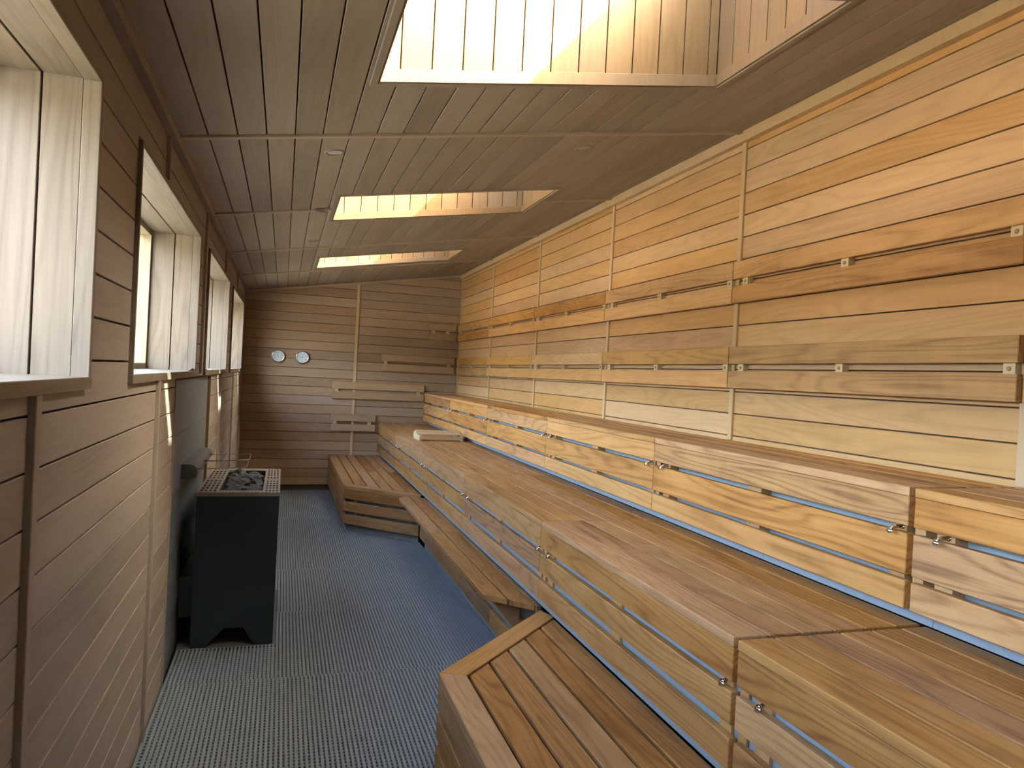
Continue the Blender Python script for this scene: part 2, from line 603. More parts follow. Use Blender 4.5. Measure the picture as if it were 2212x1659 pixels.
WH = [(a - 0.0215, c + 0.0215, 1.5215, 2.3685) for a, c in WIN]
SH = [(SLATE_Y0 - 0.02, SLATE_Y1 + 0.002, -1.0, SLATE_Z + 0.012)]
cuts_y = [YF + 0.002] + [y for y in LB if y > YF + 0.2] + [D - 0.002]
PZL = 0.12
z0l = 1.478 - 12 * PZL
rows = [z0l + PZL * k for k in range(-1, 10 + 12)]
for i in range(len(cuts_y) - 1):
    ya, yb = cuts_y[i], cuts_y[i + 1]
    for z0 in rows:
        z1 = z0 + PZL
        lo, hi = max(z0 + GAP / 2, -0.06), min(z1 - GAP / 2, 2.572)
        if hi - lo < 0.02:
            continue
        # the boards stop at a batten only where the batten exists; slim pieces are skipped
        for poly in cut_rows(ya + 0.001, yb - 0.001, lo, hi, WH + SH):
            if max(p[0] for p in poly) - min(p[0] for p in poly) < 0.02:
                continue
            board('plank', wall_left, PL_LEFT, (0, 0, 0), poly, 0.018, M_WALL_DIM_LEFT)
for y in LB[1:]:
    if not YF < y < D:
        continue
    over = [h for h in WH if h[0] < y < h[1]]
    slate_here = SLATE_Y0 - 0.02 < y < SLATE_Y1
    zt = zc(0) - 0.03
    segs = [(-0.06, zt)]
    if over:
        segs = [(-0.06, 1.5215), (2.3685, zt)]
    elif slate_here:
        segs = [(SLATE_Z + 0.03, zt)]
    for za, zb in segs:
        board('batten', wall_left, PL_VLEFT, (0.016, 0, 0), rect(za, zb, -y - 0.018, -y + 0.018), 0.016, M_WALL_DIM_LEFT, 0.002)
# slate panel: four courses of large tiles, set back behind slim wooden edge strips
b = MB().box(-0.0349, -0.026, SLATE_Y0, SLATE_Y1, -0.07, SLATE_Z).build('slate_backing', M_GROUT, wall_left)
ts = [-0.07, 0.235, 0.5775, 0.8975, 1.2135, SLATE_Z]
for k in range(5):
    board('tile', wall_left, PL_LEFT, (-0.020, 0, 0), rect(SLATE_Y0 + 0.002, SLATE_Y1 - 0.002, ts[k] + 0.0015, ts[k + 1] - 0.0015), 0.010, M_SLATE, 0.001)
board('edge_strip', wall_left, PL_VLEFT, (0.006, 0, 0), rect(-0.06, SLATE_Z + 0.012, -(SLATE_Y0 - 0.018), -(SLATE_Y0 - 0.002)), 0.026, M_WALL_DIM_LEFT)
board('edge_strip', wall_left, PL_VLEFT, (0.0, 0, 0), rect(-0.06, SLATE_Z + 0.012, -(SLATE_Y1 - 0.0015), -(SLATE_Y1 + 0.0015)), 0.02, M_BACK)

# ------------------------------------------------------------------ windows
WLAB = ['deep timber lined window behind the viewer', 'deep timber lined window nearest the viewer, cut by the left picture edge',
        'deep timber lined window with a strip of sky, before the heater', 'deep timber lined window just behind the heater', 'deep timber lined window closest to the far wall']
for k, (a, c) in enumerate(WIN):
    wn_ = thing('window_%d' % (k + 1), WLAB[k], 'window', ((-0.15), (a + c) / 2, WZ0), kind='structure')
    # casing trim: sides, head
    for (yy, pl, s) in ((c, PL_VFAR, 1), (a, PL_VNEAR, -1)):
        vs = (lambda x: -x) if s > 0 else (lambda x: x)
        board('casing', wn_, pl, (0, yy, 0), rect(1.5225, WZ1 + 0.02, vs(0.014), vs(-0.03)), 0.02, M_JAMB_DIMMED, 0.002)
        board('jamb_board', wn_, pl, (0, yy + s * 0.003, 0), rect(1.53, WZ1 + 0.018, vs(-0.031), vs(-0.1235)), 0.015, M_JAMB_DIMMED)
        board('jamb_board', wn_, pl, (0, yy + s * 0.003, 0), rect(1.53, WZ1 + 0.018, vs(-0.1285), vs(-0.245)), 0.015, M_JAMB_DIMMED)
        # pine window frame upright
        board('frame_upright', wn_, pl, (0, yy - s * 0.022, 0), rect(1.586, WZ1 - 0.021, vs(-0.246), vs(-0.318)), 0.042, M_PINE)
        board('gasket', wn_, pl, (0, yy - s * 0.024, 0), rect(1.586, WZ1 - 0.021, vs(-0.3185), vs(-0.3225)), 0.02, M_RUBBER, 0)
    board('casing', wn_, PL_HEAD, (0, 0, WZ1), rect(a - 0.02, c + 0.02, -0.03, 0.014), 0.02, M_JAMB_DIMMED, 0.002)
    board('head_board', wn_, PL_HEAD, (0, 0, WZ1 + 0.003), rect(a - 0.0005, c + 0.0005, -0.1235, -0.031), 0.015, M_JAMB_DIMMED)
    board('head_board', wn_, PL_HEAD, (0, 0, WZ1 + 0.003), rect(a - 0.0005, c + 0.0005, -0.245, -0.1285), 0.015, M_JAMB_DIMMED)
    board('window_sill', wn_, PL_SEAT, (0, 0, WZ0), rect(a - 0.021, c + 0.021, -0.016, 0.246), 0.032, M_JAMB_DIMMED, 0.002)
    board('frame_rail', wn_, PL_HEAD, (0, 0, WZ1 - 0.021), rect(a - 0.0, c + 0.0, -0.318, -0.246), 0.042, M_PINE)
    board('frame_rail', wn_, PL_SEAT, (0, 0, 1.586), rect(a, c, 0.246, 0.318), 0.06, M_PINE)
    MB().box(-0.338, -0.330, a - 0.01, c + 0.01, 1.55, WZ1 - 0.0).build('pane', M_GLASS, wn_)

# ------------------------------------------------------------------ right wall
b = MB().box(W + 0.018, W + 0.3, YF, D + 0.3, -0.3, 3.35)
wall_right = tag(b.build('wall_right', M_BACK), 'long timber wall behind the stepped benches', 'wall', kind='structure')
PZR = 0.1217
zr0 = 1.4735
for i in range(len(ST) - 1):
    ya, yb = ST[i] + 0.001, ST[i + 1] - 0.001
    for k in range(-3, 14):
        z0, z1 = zr0 + PZR * k, zr0 + PZR * (k + 1)
        lo, hi = max(z0 + GAP / 2, 1.24), min(z1 - GAP / 2, zc(W) - 0.004)
        if hi - lo < 0.015:
            continue
        board('plank', wall_right, PL_RIGHT, (W, 0, 0), rect(-yb, -ya, lo, hi), 0.018, M_WALL_LIT)
for y in ST:
    yy = min(y, D - 0.018)
    board('batten', wall_right, PL_VRIGHT, (W - 0.012, 0, 0), rect(T3 + 0.001, zc(W) - 0.06, yy - 0.0175, yy + 0.0175), 0.012, M_TRIM, 0.002)
board('wall_panel', wall_right, PL_RIGHT, (W, 0, 0), rect(-ST[0], -YF, -0.03, zc(W)), 0.018, M_WALL_DIM)

# ------------------------------------------------------------------ far wall
b = MB().box(-0.02, W + 0.02, D + 0.018, D + 0.3, -0.3, 3.35)
wall_back = tag(b.build('wall_back', M_BACK), 'far end wall of horizontal timber boards under the sloping ceiling', 'wall', kind='structure')
PZB = 0.1222
XB = 1.436
for k in range(-1, 25):
    z0 = 1.4755 + PZB * (k - 11)
    lo, hi = max(z0 + GAP / 2, 0.03), z0 + PZB - GAP / 2
    if hi - lo < 0.02:
        continue
    for xa, xb in ((0.0, XB), (XB, W)):
        ha, hb = min(hi, zc(xa) - 0.004), min(hi, zc(xb) - 0.004)
        if hb - lo < 0.01:
            continue
        if ha < lo:
            xs = (lo - ZL + 0.004) / SLOPE
            poly = [(xs, lo), (xb - 0.001, lo), (xb - 0.001, hb)]
            if hi < zc(xb) - 0.004:
                poly.append(((hi - ZL + 0.004) / SLOPE, hi))
        elif ha < hi - 1e-4:
            poly = [(xa + 0.001, lo), (xb - 0.001, lo), (xb - 0.001, hb)]
            if hi < zc(xb) - 0.004:
                poly.append(((hi - ZL + 0.004) / SLOPE, hi))
            poly.append((xa + 0.001, ha))
        else:
            poly = rect(xa + 0.001, xb - 0.001, lo, hi)
        board('plank', wall_back, PL_BACK, (0, D, 0), poly, 0.018, M_ENDW)
board('batten', wall_back, PL_VFAR, (0, D - 0.012, 0), rect(0.03, zc(XB) - 0.02, -XB - 0.0185, -XB + 0.0185), 0.012, M_TRIM, 0.002)

# wall behind the camera
b = MB().box(-0.36, W + 0.3, YF - 0.3, YF, -0.3, 3.35)
tag(b.build('wall_front', M_WALL_DIM), 'plain timber wall behind the viewer', 'wall', kind='structure')

# ------------------------------------------------------------------ ceiling
PL_CEIL = (V3((0, 1, 0)), V3((CA, 0, SA)))                 # normal down, u=y, v along the slope
CO = (0, 0, ZL)
b = MB()


def slab(mb, x0, x1, y0, y1, z_up0=0.02, z_up1=0.16):
    lo = [(x0, y0, zc(x0) + z_up0), (x1, y0, zc(x1) + z_up0), (x1, y1, zc(x1) + z_up0), (x0, y1, zc(x0) + z_up0)]
    hi = [(x, y, z - z_up0 + z_up1) for x, y, z in lo]
    mb.hexa(lo, hi)


O0, O1 = SKY_X0 - 0.022, SKY_X1 + 0.022
slab(b, -0.36, O0, YF - 0.3, D + 0.3)
slab(b, O1, W + 0.3, YF - 0.3, D + 0.3)
edge = YF - 0.3
for yf in SKY_FAR:
    slab(b, O0, O1, edge, yf - SKY_LEN - 0.022)
    edge = yf + 0.022
slab(b, O0, O1, edge, D + 0.3)
ceiling = tag(b.build('ceiling', M_BACK), 'sloping ceiling of long timber boards with skylight shafts', 'ceiling', kind='structure')
CH = [(yf - SKY_LEN - 0.0225, yf + 0.0225, O0 / CA - 0.0005, O1 / CA + 0.0005) for yf in SKY_FAR]
PXC = 0.1207
cy = [YF + 0.002] + ST[:-1] + [D - 0.002]
for i in range(len(cy) - 1):
    ya, yb = cy[i] + 0.001, cy[i + 1] - 0.001
    for k in range(-1, 25):
        x0, x1 = 0.024 + PXC * k, 0.024 + PXC * (k + 1)
        lo, hi = max(x0, 0.0) / CA + GAP / 2, min(x1, W - 0.002) / CA - GAP / 2
        if hi - lo < 0.008:
            continue
        for poly in cut_rows(ya, yb, lo, hi, CH):
            if max(p[0] for p in poly) - min(p[0] for p in poly) < 0.02:
                continue
            board('plank', ceiling, PL_CEIL, CO, poly, 0.019, M_WALL_DIM)
for y in ST[:-1]:
    hole = [h for h in CH if h[0] < y < h[1]]
    spans = [(0.03, 2.845)] if not hole else [(0.03, O0 - 0.006), (O1 + 0.006, 2.845)]
    for x0, x1 in spans:
        board('batten', ceiling, (V3((-CA, 0, -SA)), V3((0, 1, 0))), (-0.012 * -SA, 0, ZL - 0.012 * CA), rect(-x0 / CA, -x1 / CA, y - 0.018, y + 0.018), 0.012, M_STRIP, 0.002)
# cornice strips
tr = MB()
tr.hexa([(0.0005, YF, 2.541), (0.034, YF, 2.541), (0.034, D, 2.541), (0.0005, D, 2.541)], [(0.0005, YF, 2.573), (0.034, YF, zc(0.034)), (0.034, D, zc(0.034)), (0.0005, D, 2.573)])
tag(tr.build('trim_1', M_WALL_DIM_LEFT), 'slim cornice strip between window wall and ceiling', 'trim', kind='structure')
for i, (ya, yb) in enumerate(((YF, ST[2]), (ST[2], D - 0.002))):
    tr = MB()
    zt = zc(2.842)
    tr.hexa([(2.842, ya, zt - 0.058), (W - 0.0005, ya, zt - 0.058), (W - 0.0005, yb - 0.001, zt - 0.058), (2.842, yb - 0.001, zt - 0.058)],
            [(2.842, ya, zt - 0.001), (W - 0.0005, ya, zc(W) - 0.001), (W - 0.0005, yb - 0.001, zc(W) - 0.001), (2.842, yb - 0.001, zt - 0.001)])
    tag(tr.build('trim_%d' % (2 + i), M_TRIM), 'pale cornice board along the top of the bench wall, %s half' % ('near', 'far')[i], 'trim', kind='structure')
board_back = board('trim_4', None, (V3((CA, 0, SA)), V3((-SA, 0, CA))), (0, D - 0.014, ZL), rect(0.035, 2.84 / CA, -0.022, -0.001), 0.013, M_STRIP)
tag(board_back, 'thin strip under the ceiling on the far wall', 'trim', kind='structure')

# ------------------------------------------------------------------ skylight shafts
KLAB = ['timber lined skylight shaft behind the viewer', 'largest timber lined skylight shaft, cut by the top picture edge',
        'timber lined skylight shaft in the middle of the ceiling', 'timber lined skylight shaft closest to the far wall']
for k, yf in enumerate(SKY_FAR):
    yn = yf - SKY_LEN
    sk = thing('skylight_%d' % (k + 1), KLAB[k], 'skylight',
               ((SKY_X0 + SKY_X1) / 2, (yf + yn) / 2, zc(1.5) + 0.4), kind='structure')
    top = lambda x: zc(x) + SHAFT
    LIP = 0.046
    nb = 13
    xs = [SKY_X0] + [0.875 + 0.1213 * j for j in range(12)] + [SKY_X1]
    for pl, yy, s in ((PL_VFAR, yf, -1), (PL_VNEAR, yn, 1)):
        for j in range(len(xs) - 1):
            xa, xb = xs[j] + 0.0025, xs[j + 1] - 0.0025
            poly = [(zc(xa) + 0.002, s * xa), (top(xa), s * xa), (top(xb), s * xb), (zc(xb) + 0.002, s * xb)]
            board('shaft_board', sk, pl, (0, yy, 0), poly, 0.019, M_SHAFT_DIMMED, 0.001)
        xa, xb = SKY_X0 + 0.011, SKY_X1 - 0.011
        board('lip_strip', sk, pl, (0, yy + (-0.010 if pl is PL_VFAR else 0.010), 0),
              [(zc(xa) - 0.004, s * xa), (zc(xa) + LIP, s * xa), (zc(xb) + LIP, s * xb), (zc(xb) - 0.004, s * xb)], 0.0098, M_SHAFT_DIMMED, 0.001)
    ny = 7
    for pl, xx, s in ((PL_VRIGHT, SKY_X1, 1), (PL_VLEFT, SKY_X0, -1)):
        for j in range(ny):
            ya_, yb_ = yn + SKY_LEN / ny * j + 0.0025, yn + SKY_LEN / ny * (j + 1) - 0.0025
            board('shaft_board', sk, pl, (xx, 0, 0), rect(zc(xx) + 0.002, top(xx), s * ya_, s * yb_), 0.019, M_SHAFT_DIMMED, 0.001)
        board('lip_strip', sk, pl, (xx + (-0.010 if s > 0 else 0.010), 0, 0), rect(zc(xx) - 0.004, zc(xx) + LIP, s * yn, s * yf), 0.0098, M_SHAFT_DIMMED, 0.001)
    # flat casing on the ceiling
    for (u0, u1, v0, v1) in ((yn - 0.026, yn, SKY_X0 - 0.026, SKY_X1 + 0.026), (yf, yf + 0.026, SKY_X0 - 0.026, SKY_X1 + 0.026),
                             (yn, yf, SKY_X0 - 0.026, SKY_X0), (yn, yf, SKY_X1, SKY_X1 + 0.026)):
        board('casing', sk, PL_CEIL, (SA * 0.009, 0, ZL - CA * 0.009), rect(u0, u1, v0 / CA, v1 / CA), 0.009, M_WALL_DIM, 0.001)
    # outer upstand and glazing
    m_ = MB()
    for (x0, x1, y0, y1) in ((SKY_X0 - 0.10, SKY_X0 - 0.021, yn - 0.10, yf + 0.10), (SKY_X1 + 0.021, SKY_X1 + 0.10, yn - 0.10, yf + 0.10),
                             (SKY_X0 - 0.021, SKY_X1 + 0.021, yn - 0.10, yn - 0.021), (SKY_X0 - 0.021, SKY_X1 + 0.021, yf + 0.021, yf + 0.10)):
        slab(m_, x0, x1, y0, y1, 0.17, SHAFT + 0.001)
    m_.build('upstand', M_ROOF, sk)
    m_ = MB()
    slab(m_, SKY_X0 - 0.02, SKY_X1 + 0.02, yn - 0.02, yf + 0.02, SHAFT + 0.006, SHAFT + 0.014)
    m_.build('pane', M_DIM_GLASS, sk)

# ------------------------------------------------------------------ ceiling fittings
EXTRA_MATS = None
spots = [(0.695, 3.70, 'window side, before the second skylight'), (2.022, 3.69, 'bench side, before the second skylight'),
         (0.694, 6.36, 'window side, behind the second skylight'), (2.04, 6.43, 'bench side, behind the second skylight'),
         (0.684, 9.06, 'window side, by the far wall'), (2.039, 9.09, 'bench side, by the far wall')]
CF = Matrix(((0, CA, SA, 0), (1, 0, 0, 0), (0, SA, -CA, 0), (0, 0, 0, 1)))
for x, y, where in spots:
    t = thing('ceiling_spotlight', 'round recessed ceiling spotlight, ' + where, 'spotlight', (x, y, zc(x)), group='recessed ceiling spotlights')
    fr = Matrix.Translation((x, y, zc(x))) @ CF
    MB().lathe([(0.035, -0.004), (0.036, 0.002), (0.041, 0.005), (0.049, 0.002), (0.050, 0.0), (0.050, -0.003)], 32, fr).build('rim', M_STEEL, t, smooth=True)
    MB().lathe([(0.0, 0.001), (0.035, 0.001), (0.035, -0.003), (0.0, -0.003)], 32, fr).build('lens', M_LENS, t)
t = thing('ceiling_sensor', 'small louvred sensor box on the ceiling beside the second skylight', 'sensor', (0.692, 5.05, zc(0.692)))
slx = zc(0.692)
MB().box(0.664, 0.722, 5.045, 5.085, slx - 0.024, slx + 0.001).build('case', M_SENSOR, t)
for j in range(5):
    MB().box(0.670 + j * 0.0105, 0.674 + j * 0.0105, 5.036, 5.046, slx - 0.022, slx - 0.004).build('louvre', M_SENSOR, t)
MB().box(0.660, 0.664, 5.034, 5.086, slx - 0.026, slx - 0.0).build('side_plate', M_SENSOR, t)

# ------------------------------------------------------------------ benches
ORD = ['far-wall', 'second', 'third', 'fourth', 'fifth', 'nearest']
FASC = {3: [(1.204, 1.2985), (1.050, 1.181), (0.942, 1.030)], 2: [(0.756, 0.857), (0.630, 0.726), (0.495, 0.590)]}


def hook(parent, x, y, z):
    h = MB()
    h.tube([(x + 0.036, y, z), (x + 0.018, y, z), (x - 0.004, y + 0.002, z + 0.001), (x - 0.016, y + 0.004, z - 0.006), (x - 0.020, y + 0.005, z - 0.012)], 0.0062, 12)
    h.lathe([(0.0, -0.0015), (0.0115, -0.001), (0.0115, 0.002), (0.0, 0.0025)], 18,
            Matrix.Translation((x - 0.022, y + 0.006, z - 0.011)) @ Matrix.Rotation(math.radians(-62), 4, 'Y'))
    h.lathe([(0.0, -0.002), (0.0085, -0.002), (0.0085, 0.002), (0.0, 0.002)], 14,
            Matrix.Translation((x + 0.022, y, z)) @ Matrix.Rotation(math.radians(90), 4, 'Y'))
    return h.build('latch_hook', M_CHROME, parent, smooth=True)


def module(tier, i):
    ya, yb = ST[i], ST[i + 1]
    gn = 0.010 if i == 1 else 0.003          # the nearest joint stands open
    gf = 0.012 if i == 0 else 0.003
    y0, y1 = ya + gn, min(yb - gf, D - 0.004)
    o = ORD[len(ST) - 2 - i]
    place = {'far-wall': 'the one against the far wall', 'nearest': 'the one nearest the viewer'}.get(o, '%s from the far wall' % o)
    nm = {3: 'top', 2: 'middle'}[tier]
    X, T = {3: (X3, T3), 2: (X2, T2)}[tier]
    WD = M_BENCH if tier == 3 else M_MID_SHADED
    BK = 0.08 if tier == 3 else 0.040
    t = thing('bench_section', '%s-tier slatted wooden bench section, %s' % (nm, place), 'bench', (X, (y0 + y1) / 2, T - 0.44), group='%s tier bench sections' % nm)
    xs = [2.41, 2.53, 2.652, 2.775, 2.8655] if tier == 3 else [1.788, 1.908, 2.027, 2.146, 2.264, 2.381, 2.486]
    for j in range(len(xs) - 1):
        ga = 0.0 if j == 0 else 0.0045
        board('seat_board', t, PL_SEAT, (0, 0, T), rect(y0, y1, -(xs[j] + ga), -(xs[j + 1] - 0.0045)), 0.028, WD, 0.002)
    for (za, zb) in FASC[tier]:
        board('fascia_board', t, PL_RIGHT, (X, 0, 0), rect(-y1, -y0, za, zb), 0.027, WD, 0.0025)
    zlow = (T2 if tier == 3 else T1)
    ps = [(y0 + 0.028, y0 + 0.088), ((y0 + y1) / 2 - 0.05, (y0 + y1) / 2 + 0.035), (y1 - 0.125, y1 - 0.062)]
    for (pa, pb) in ps:
        board('post', t, PL_VRIGHT, (X + 0.0275, 0, 0), rect(zlow + 0.06, T - 0.0285, pa, pb), BK - 0.029, M_POST, 0.001)
    # lighter support under the seat joints
    MB().box(X + 0.03, X + BK - 0.003, y1 - 0.02, min(y1 + 0.02, D - 0.004), zlow + 0.06, T - 0.029).build('joint_strip', M_POST, t)
    # pale cement board behind the slats
    for (pa, pb) in ((ya - 0.03, ya + 0.81), (ya + 0.812, min(yb - 0.032, D - 0.001))):
        board('backing_panel', t, PL_RIGHT, (X + BK, 0, 0), rect(-pb, -pa, zlow + 0.0005, T - 0.03), 0.012, M_CEMENT, 0.001)
    hx = X + (0.004 if tier == 3 else 0.024)
    hook(t, hx, y0 + 0.045, FASC[tier][0][0] - 0.011)
    hook(t, hx, y1 - 0.105, FASC[tier][0][0] - 0.011)
    return t


for i in range(len(ST) - 1):
    module(3, i)
for i in range(len(ST) - 1):
    module(2, i)


def lower_bench(name, label, sgn, yc, yend, joints):
    """sgn=+1: the cut corner faces +y (near bench); sgn=-1: faces -y (far bench). yc is y of the outer corner."""
    t = thing(name, label, 'bench', (1.46, (yc + yend) / 2, 0.0), group='lowest tier benches')
    T = T1
    xe = 1.838
    bw = 0.104
    k = math.tan(math.radians(22.5))
    diag = lambda x, off=0.0: yc + sgn * (x - X1) - sgn * off * math.sqrt(2)
    # seat boards
    border = 0.102
    xi = X1 + border
    xs = [X1, xi + 0.012]
    pit = (xe - 0.012 - xi - 0.006) / 5
    starts = [xi + 0.007 + pit * j for j in range(6)]
    jl = [yend] + list(joints)
    # long border board, mitred at the corner
    def seatpoly(xa, xb, off, y_near):
        return [(y_near, -xa), (diag(xa, off), -xa), (diag(xb, off), -xb), (y_near, -xb)]
    miter_x = xi
    y_m = yc - sgn * border * (math.sqrt(2) - 1)           # inner end of the mitre
    cuts = [yend] + list(joints)
    for q in range(len(cuts)):
        y_a = cuts[q] + (sgn * 0.002 if q else 0)
        last = q == len(cuts) - 1
        if last:
            board('seat_board', t, PL_SEAT, (0, 0, T), [(y_a, -X1), (yc, -X1), (y_m, -xi), (y_a, -xi)], 0.030, M_LOW_SHADED, 0.0025)
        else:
            board('seat_board', t, PL_SEAT, (0, 0, T), rect(y_a, cuts[q + 1] - sgn * 0.002, -X1, -xi), 0.030, M_LOW_SHADED, 0.0025)
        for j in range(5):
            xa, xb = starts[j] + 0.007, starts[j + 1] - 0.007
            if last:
                board('seat_board', t, PL_SEAT, (0, 0, T), seatpoly(xa, xb, border + 0.012, y_a), 0.030, M_LOW_SHADED, 0.0025)
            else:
                board('seat_board', t, PL_SEAT, (0, 0, T), rect(y_a, cuts[q + 1] - sgn * 0.002, -xa, -xb), 0.030, M_LOW_SHADED, 0.0025)
    # diagonal border board
    Ud = V3((1, sgn, 0)).normalized()
    Vd = V3((0, 0, 1)).cross(Ud)
    Ld = (xe - 0.040 - X1) * math.sqrt(2)
    sg = -sgn
    board('border_board', t, (Ud, Vd), (X1, yc, T), [(0.002, 0), (Ld, 0), (Ld - 0.05, sg * border), (border * k + 0.002, sg * border)], 0.030, M_LOW_SHADED, 0.0025)
    # fascia boards on the long side and on the cut corner
    fz = [(0.309, 0.4095), (0.184, 0.277), (0.058, 0.152)]
    dn = V3((-1, sgn, 0)).normalized()
    Uf = V3((0, 0, 1)).cross(dn) * -1
    # plane with normal dn: U x V = dn, V = z
    Uf = V3((0, 0, 1)).cross(dn)
    for (za, zb) in fz:
        for q in range(len(cuts)):
            y_a = cuts[q] + (sgn * 0.002 if q else 0)
            y_b = (cuts[q + 1] - sgn * 0.002) if q < len(cuts) - 1 else yc - sgn * 0.001
            board('fascia_board', t, PL_RIGHT, (X1, 0, 0), rect(-y_a, -y_b, za, zb), 0.027, M_LOW_SHADED, 0.0025)
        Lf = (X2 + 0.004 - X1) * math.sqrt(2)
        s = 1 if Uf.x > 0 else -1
        board('fascia_board', t, (Uf, V3((0, 0, 1))), (X1, yc, 0), rect(s * 0.002, s * Lf, za, zb), 0.024, M_LOW_SHADED, 0.0025)
    # posts behind the corner, recessed toe panel, dark inner board
    for d_ in (0.10, 0.78):
        px, py = X1 + d_ / math.sqrt(2) + 0.03, yc + sgn * (d_ / math.sqrt(2)) - sgn * 0.03
        MB().box(px, px + 0.04, py - 0.02, py + 0.02, 0.058, T - 0.031).build('post', M_POST, t)
    n_ = 4
    for j in range(n_):
        py = yend + (yc - yend) * (j + 0.35) / n_
        MB().box(X1 + 0.0275, X1 + 0.07, py - 0.03, py + 0.03, 0.058, T - 0.031).build('post', M_POST, t)
    m_ = MB()
    ix, off = X1 + 0.055, 0.052
    pts = [(ix, yend), (ix, diag(ix, off)), (X2 + 0.018, diag(X2 + 0.018, off)), (X2 + 0.018, yend)]
    if sgn > 0:
        pts = [pts[0], pts[3], pts[2], pts[1]]
    lo = [(x, y, -0.0755) for x, y in pts]
    hi = [(x, y, T - 0.10) for x, y in pts]
    m_.hexa(lo, hi).build('plinth', M_TOE, t)
    return t


lower_bench('low_bench', 'low slatted platform bench with cut corner nearest the viewer', 1, 2.742, ST[0], [ST[1]])
lower_bench('low_bench', 'low slatted platform bench with cut corner by the far wall', -1, 7.385, D - 0.004, [ST[5]])

# narrow hinged bench between the two cut corners
t = thing('narrow_bench', 'narrow two-board bench bridging the gap between the two low platforms', 'bench', (1.70, 5.1, 0.0), group='lowest tier benches')
EDGES = [(1.583, 1.684), (1.695, 1.797)]
yn_ = lambda x: 2.742 + (x - X1) + 0.43 - (x - X1) * 0.0
for (xa, xb) in EDGES:
    na, nb_ = 3.705 - (xa - 1.583) * 1.05, 3.705 - (xb - 1.583) * 1.05
    fa, fb = (6.66, 6.75) if xa < 1.6 else (6.76, 6.69)
    board('seat_board', t, PL_SEAT, (0, 0, T1), [(na, -xa), (5.172, -xa), (5.172, -xb), (nb_, -xb)], 0.030, M_LOW_SHADED, 0.0025)
    board('seat_board', t, PL_SEAT, (0, 0, T1), [(5.180, -xa), (fa, -xa), (fb, -xb), (5.180, -xb)], 0.030, M_LOW_SHADED, 0.0025)
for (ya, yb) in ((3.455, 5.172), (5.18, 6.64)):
    board('rear_strip', t, PL_SEAT, (0, 0, T1), rect(ya, yb, -1.801, -1.825), 0.032, M_LOW_SHADED, 0.002)
for y in (3.80, 4.55, 5.10, 5.26, 5.95, 6.50):
    board('bracket', t, PL_BACK, (0, y - 0.015, 0), [(1.64, 0.409), (1.825, 0.409), (1.825, 0.20), (1.80, 0.20)], 0.03, M_POST, 0.001)
    MB().tube([(1.576, y + 0.02, 0.405), (1.60, y + 0.02, 0.405)], 0.006, 10).build('bolt', M_STEEL, t)
for (ya, yb) in ((3.47, 4.285), (4.290, 5.083), (5.088, 5.90), (5.904, 6.69)):
    board('kick_board', t, PL_RIGHT, (X2 + 0.010, 0, 0), rect(-yb, -ya, 0.058, 0.158), 0.027, M_LOW_SHADED, 0.0025)
    board('kick_board', t, PL_RIGHT, (X2 + 0.030, 0, 0), rect(-yb, -ya, 0.184, 0.277), 0.020, M_LOW_SHADED, 0.0025)
MB().box(X2 + 0.05, X2 + 0.075, 3.52, 6.62, -0.0755, T1 - 0.04).build('plinth', M_TOE, t)

# ------------------------------------------------------------------ backrests
def backrest(label, plane, O, u0, u1, z0, blocks, group, mat=M_GOLD):
    U, V = plane
    Nn = U.cross(V)
    mid = Vector(O) + U * (u0 + u1) / 2 + V * z0
    t = thing('backrest', label, 'backrest', mid, group=group)
    front = Vector(O) + Nn * 0.043
    for (za, zb) in ((z0, z0 + 0.094), (z0 + 0.132, z0 + 0.226)):
        board('rail', t, plane, front, rect(u0, u1, za, zb), 0.026, mat, 0.0025)
    for ub in blocks:
        bl = board('block', t, plane, Vector(O) + Nn * 0.034, rect(ub - 0.022, ub + 0.022, z0 + 0.088, z0 + 0.138), 0.0335, M_BLOCK, 0.001)
        c = Vector(O) + U * ub + V * (z0 + 0.113) + Nn * 0.034
        fr = Matrix(((U.x, V.x, Nn.x, c.x), (U.y, V.y, Nn.y, c.y), (U.z, V.z, Nn.z, c.z), (0, 0, 0, 1)))
        MB().lathe([(0.0085, -0.001), (0.0085, 0.002), (0.006, 0.004), (0.0, 0.005)], 12, fr).build('peg', M_POST, bl, smooth=True)
    return t


for row, z0 in (('lower', 1.614), ('upper', 2.080)):
    for i in range(len(ST) - 1):
        o = ORD[len(ST) - 2 - i]
        place = {'far-wall': 'the one in the far corner', 'nearest': 'the one nearest the viewer'}.get(o, '%s from the far corner' % o)
        ya, yb = ST[i] + (0.008 if i == 1 else 0.004), min(ST[i + 1] - (0.014 if i == 0 else 0.004), D - 0.055)
        backrest('%s-row wooden backrest on the long bench wall, %s' % (row, place), PL_RIGHT, (W, 0, 0), -yb, -ya, z0,
                 (-yb + 0.10 if i < 5 else -yb + 0.06, -(ya + yb) / 2, -ya - 0.035), '%s row of wall backrests' % row)
for label, x0, x1, z0, bl in (('short wooden backrest high in the far corner', 2.428, 2.815, 2.083, (2.49, 2.70)),
                              ('wooden backrest above the top bench on the far wall', 1.786, 2.815, 1.616, (1.845, 2.73)),
                              ('longest wooden backrest on the far wall, above the middle bench', 1.143, 2.398, 1.208, (1.205, 2.32)),
                              ('lowest wooden backrest on the far wall, above the low platform', 1.143, 1.745, 0.769, (1.20, 1.66))):
    backrest(label, PL_BACK, (0, D, 0), x0, x1, z0, bl, 'far wall backrests', M_RAIL)

# ------------------------------------------------------------------ floor mats
def y_range(x):
    if x < X1 + 0.055:
        return YF + 0.02, D - 0.02
    if x > X2 + 0.045:
        return None
    return 2.742 + (x - X1) - 0.115, 7.385 - (x - X1) + 0.115


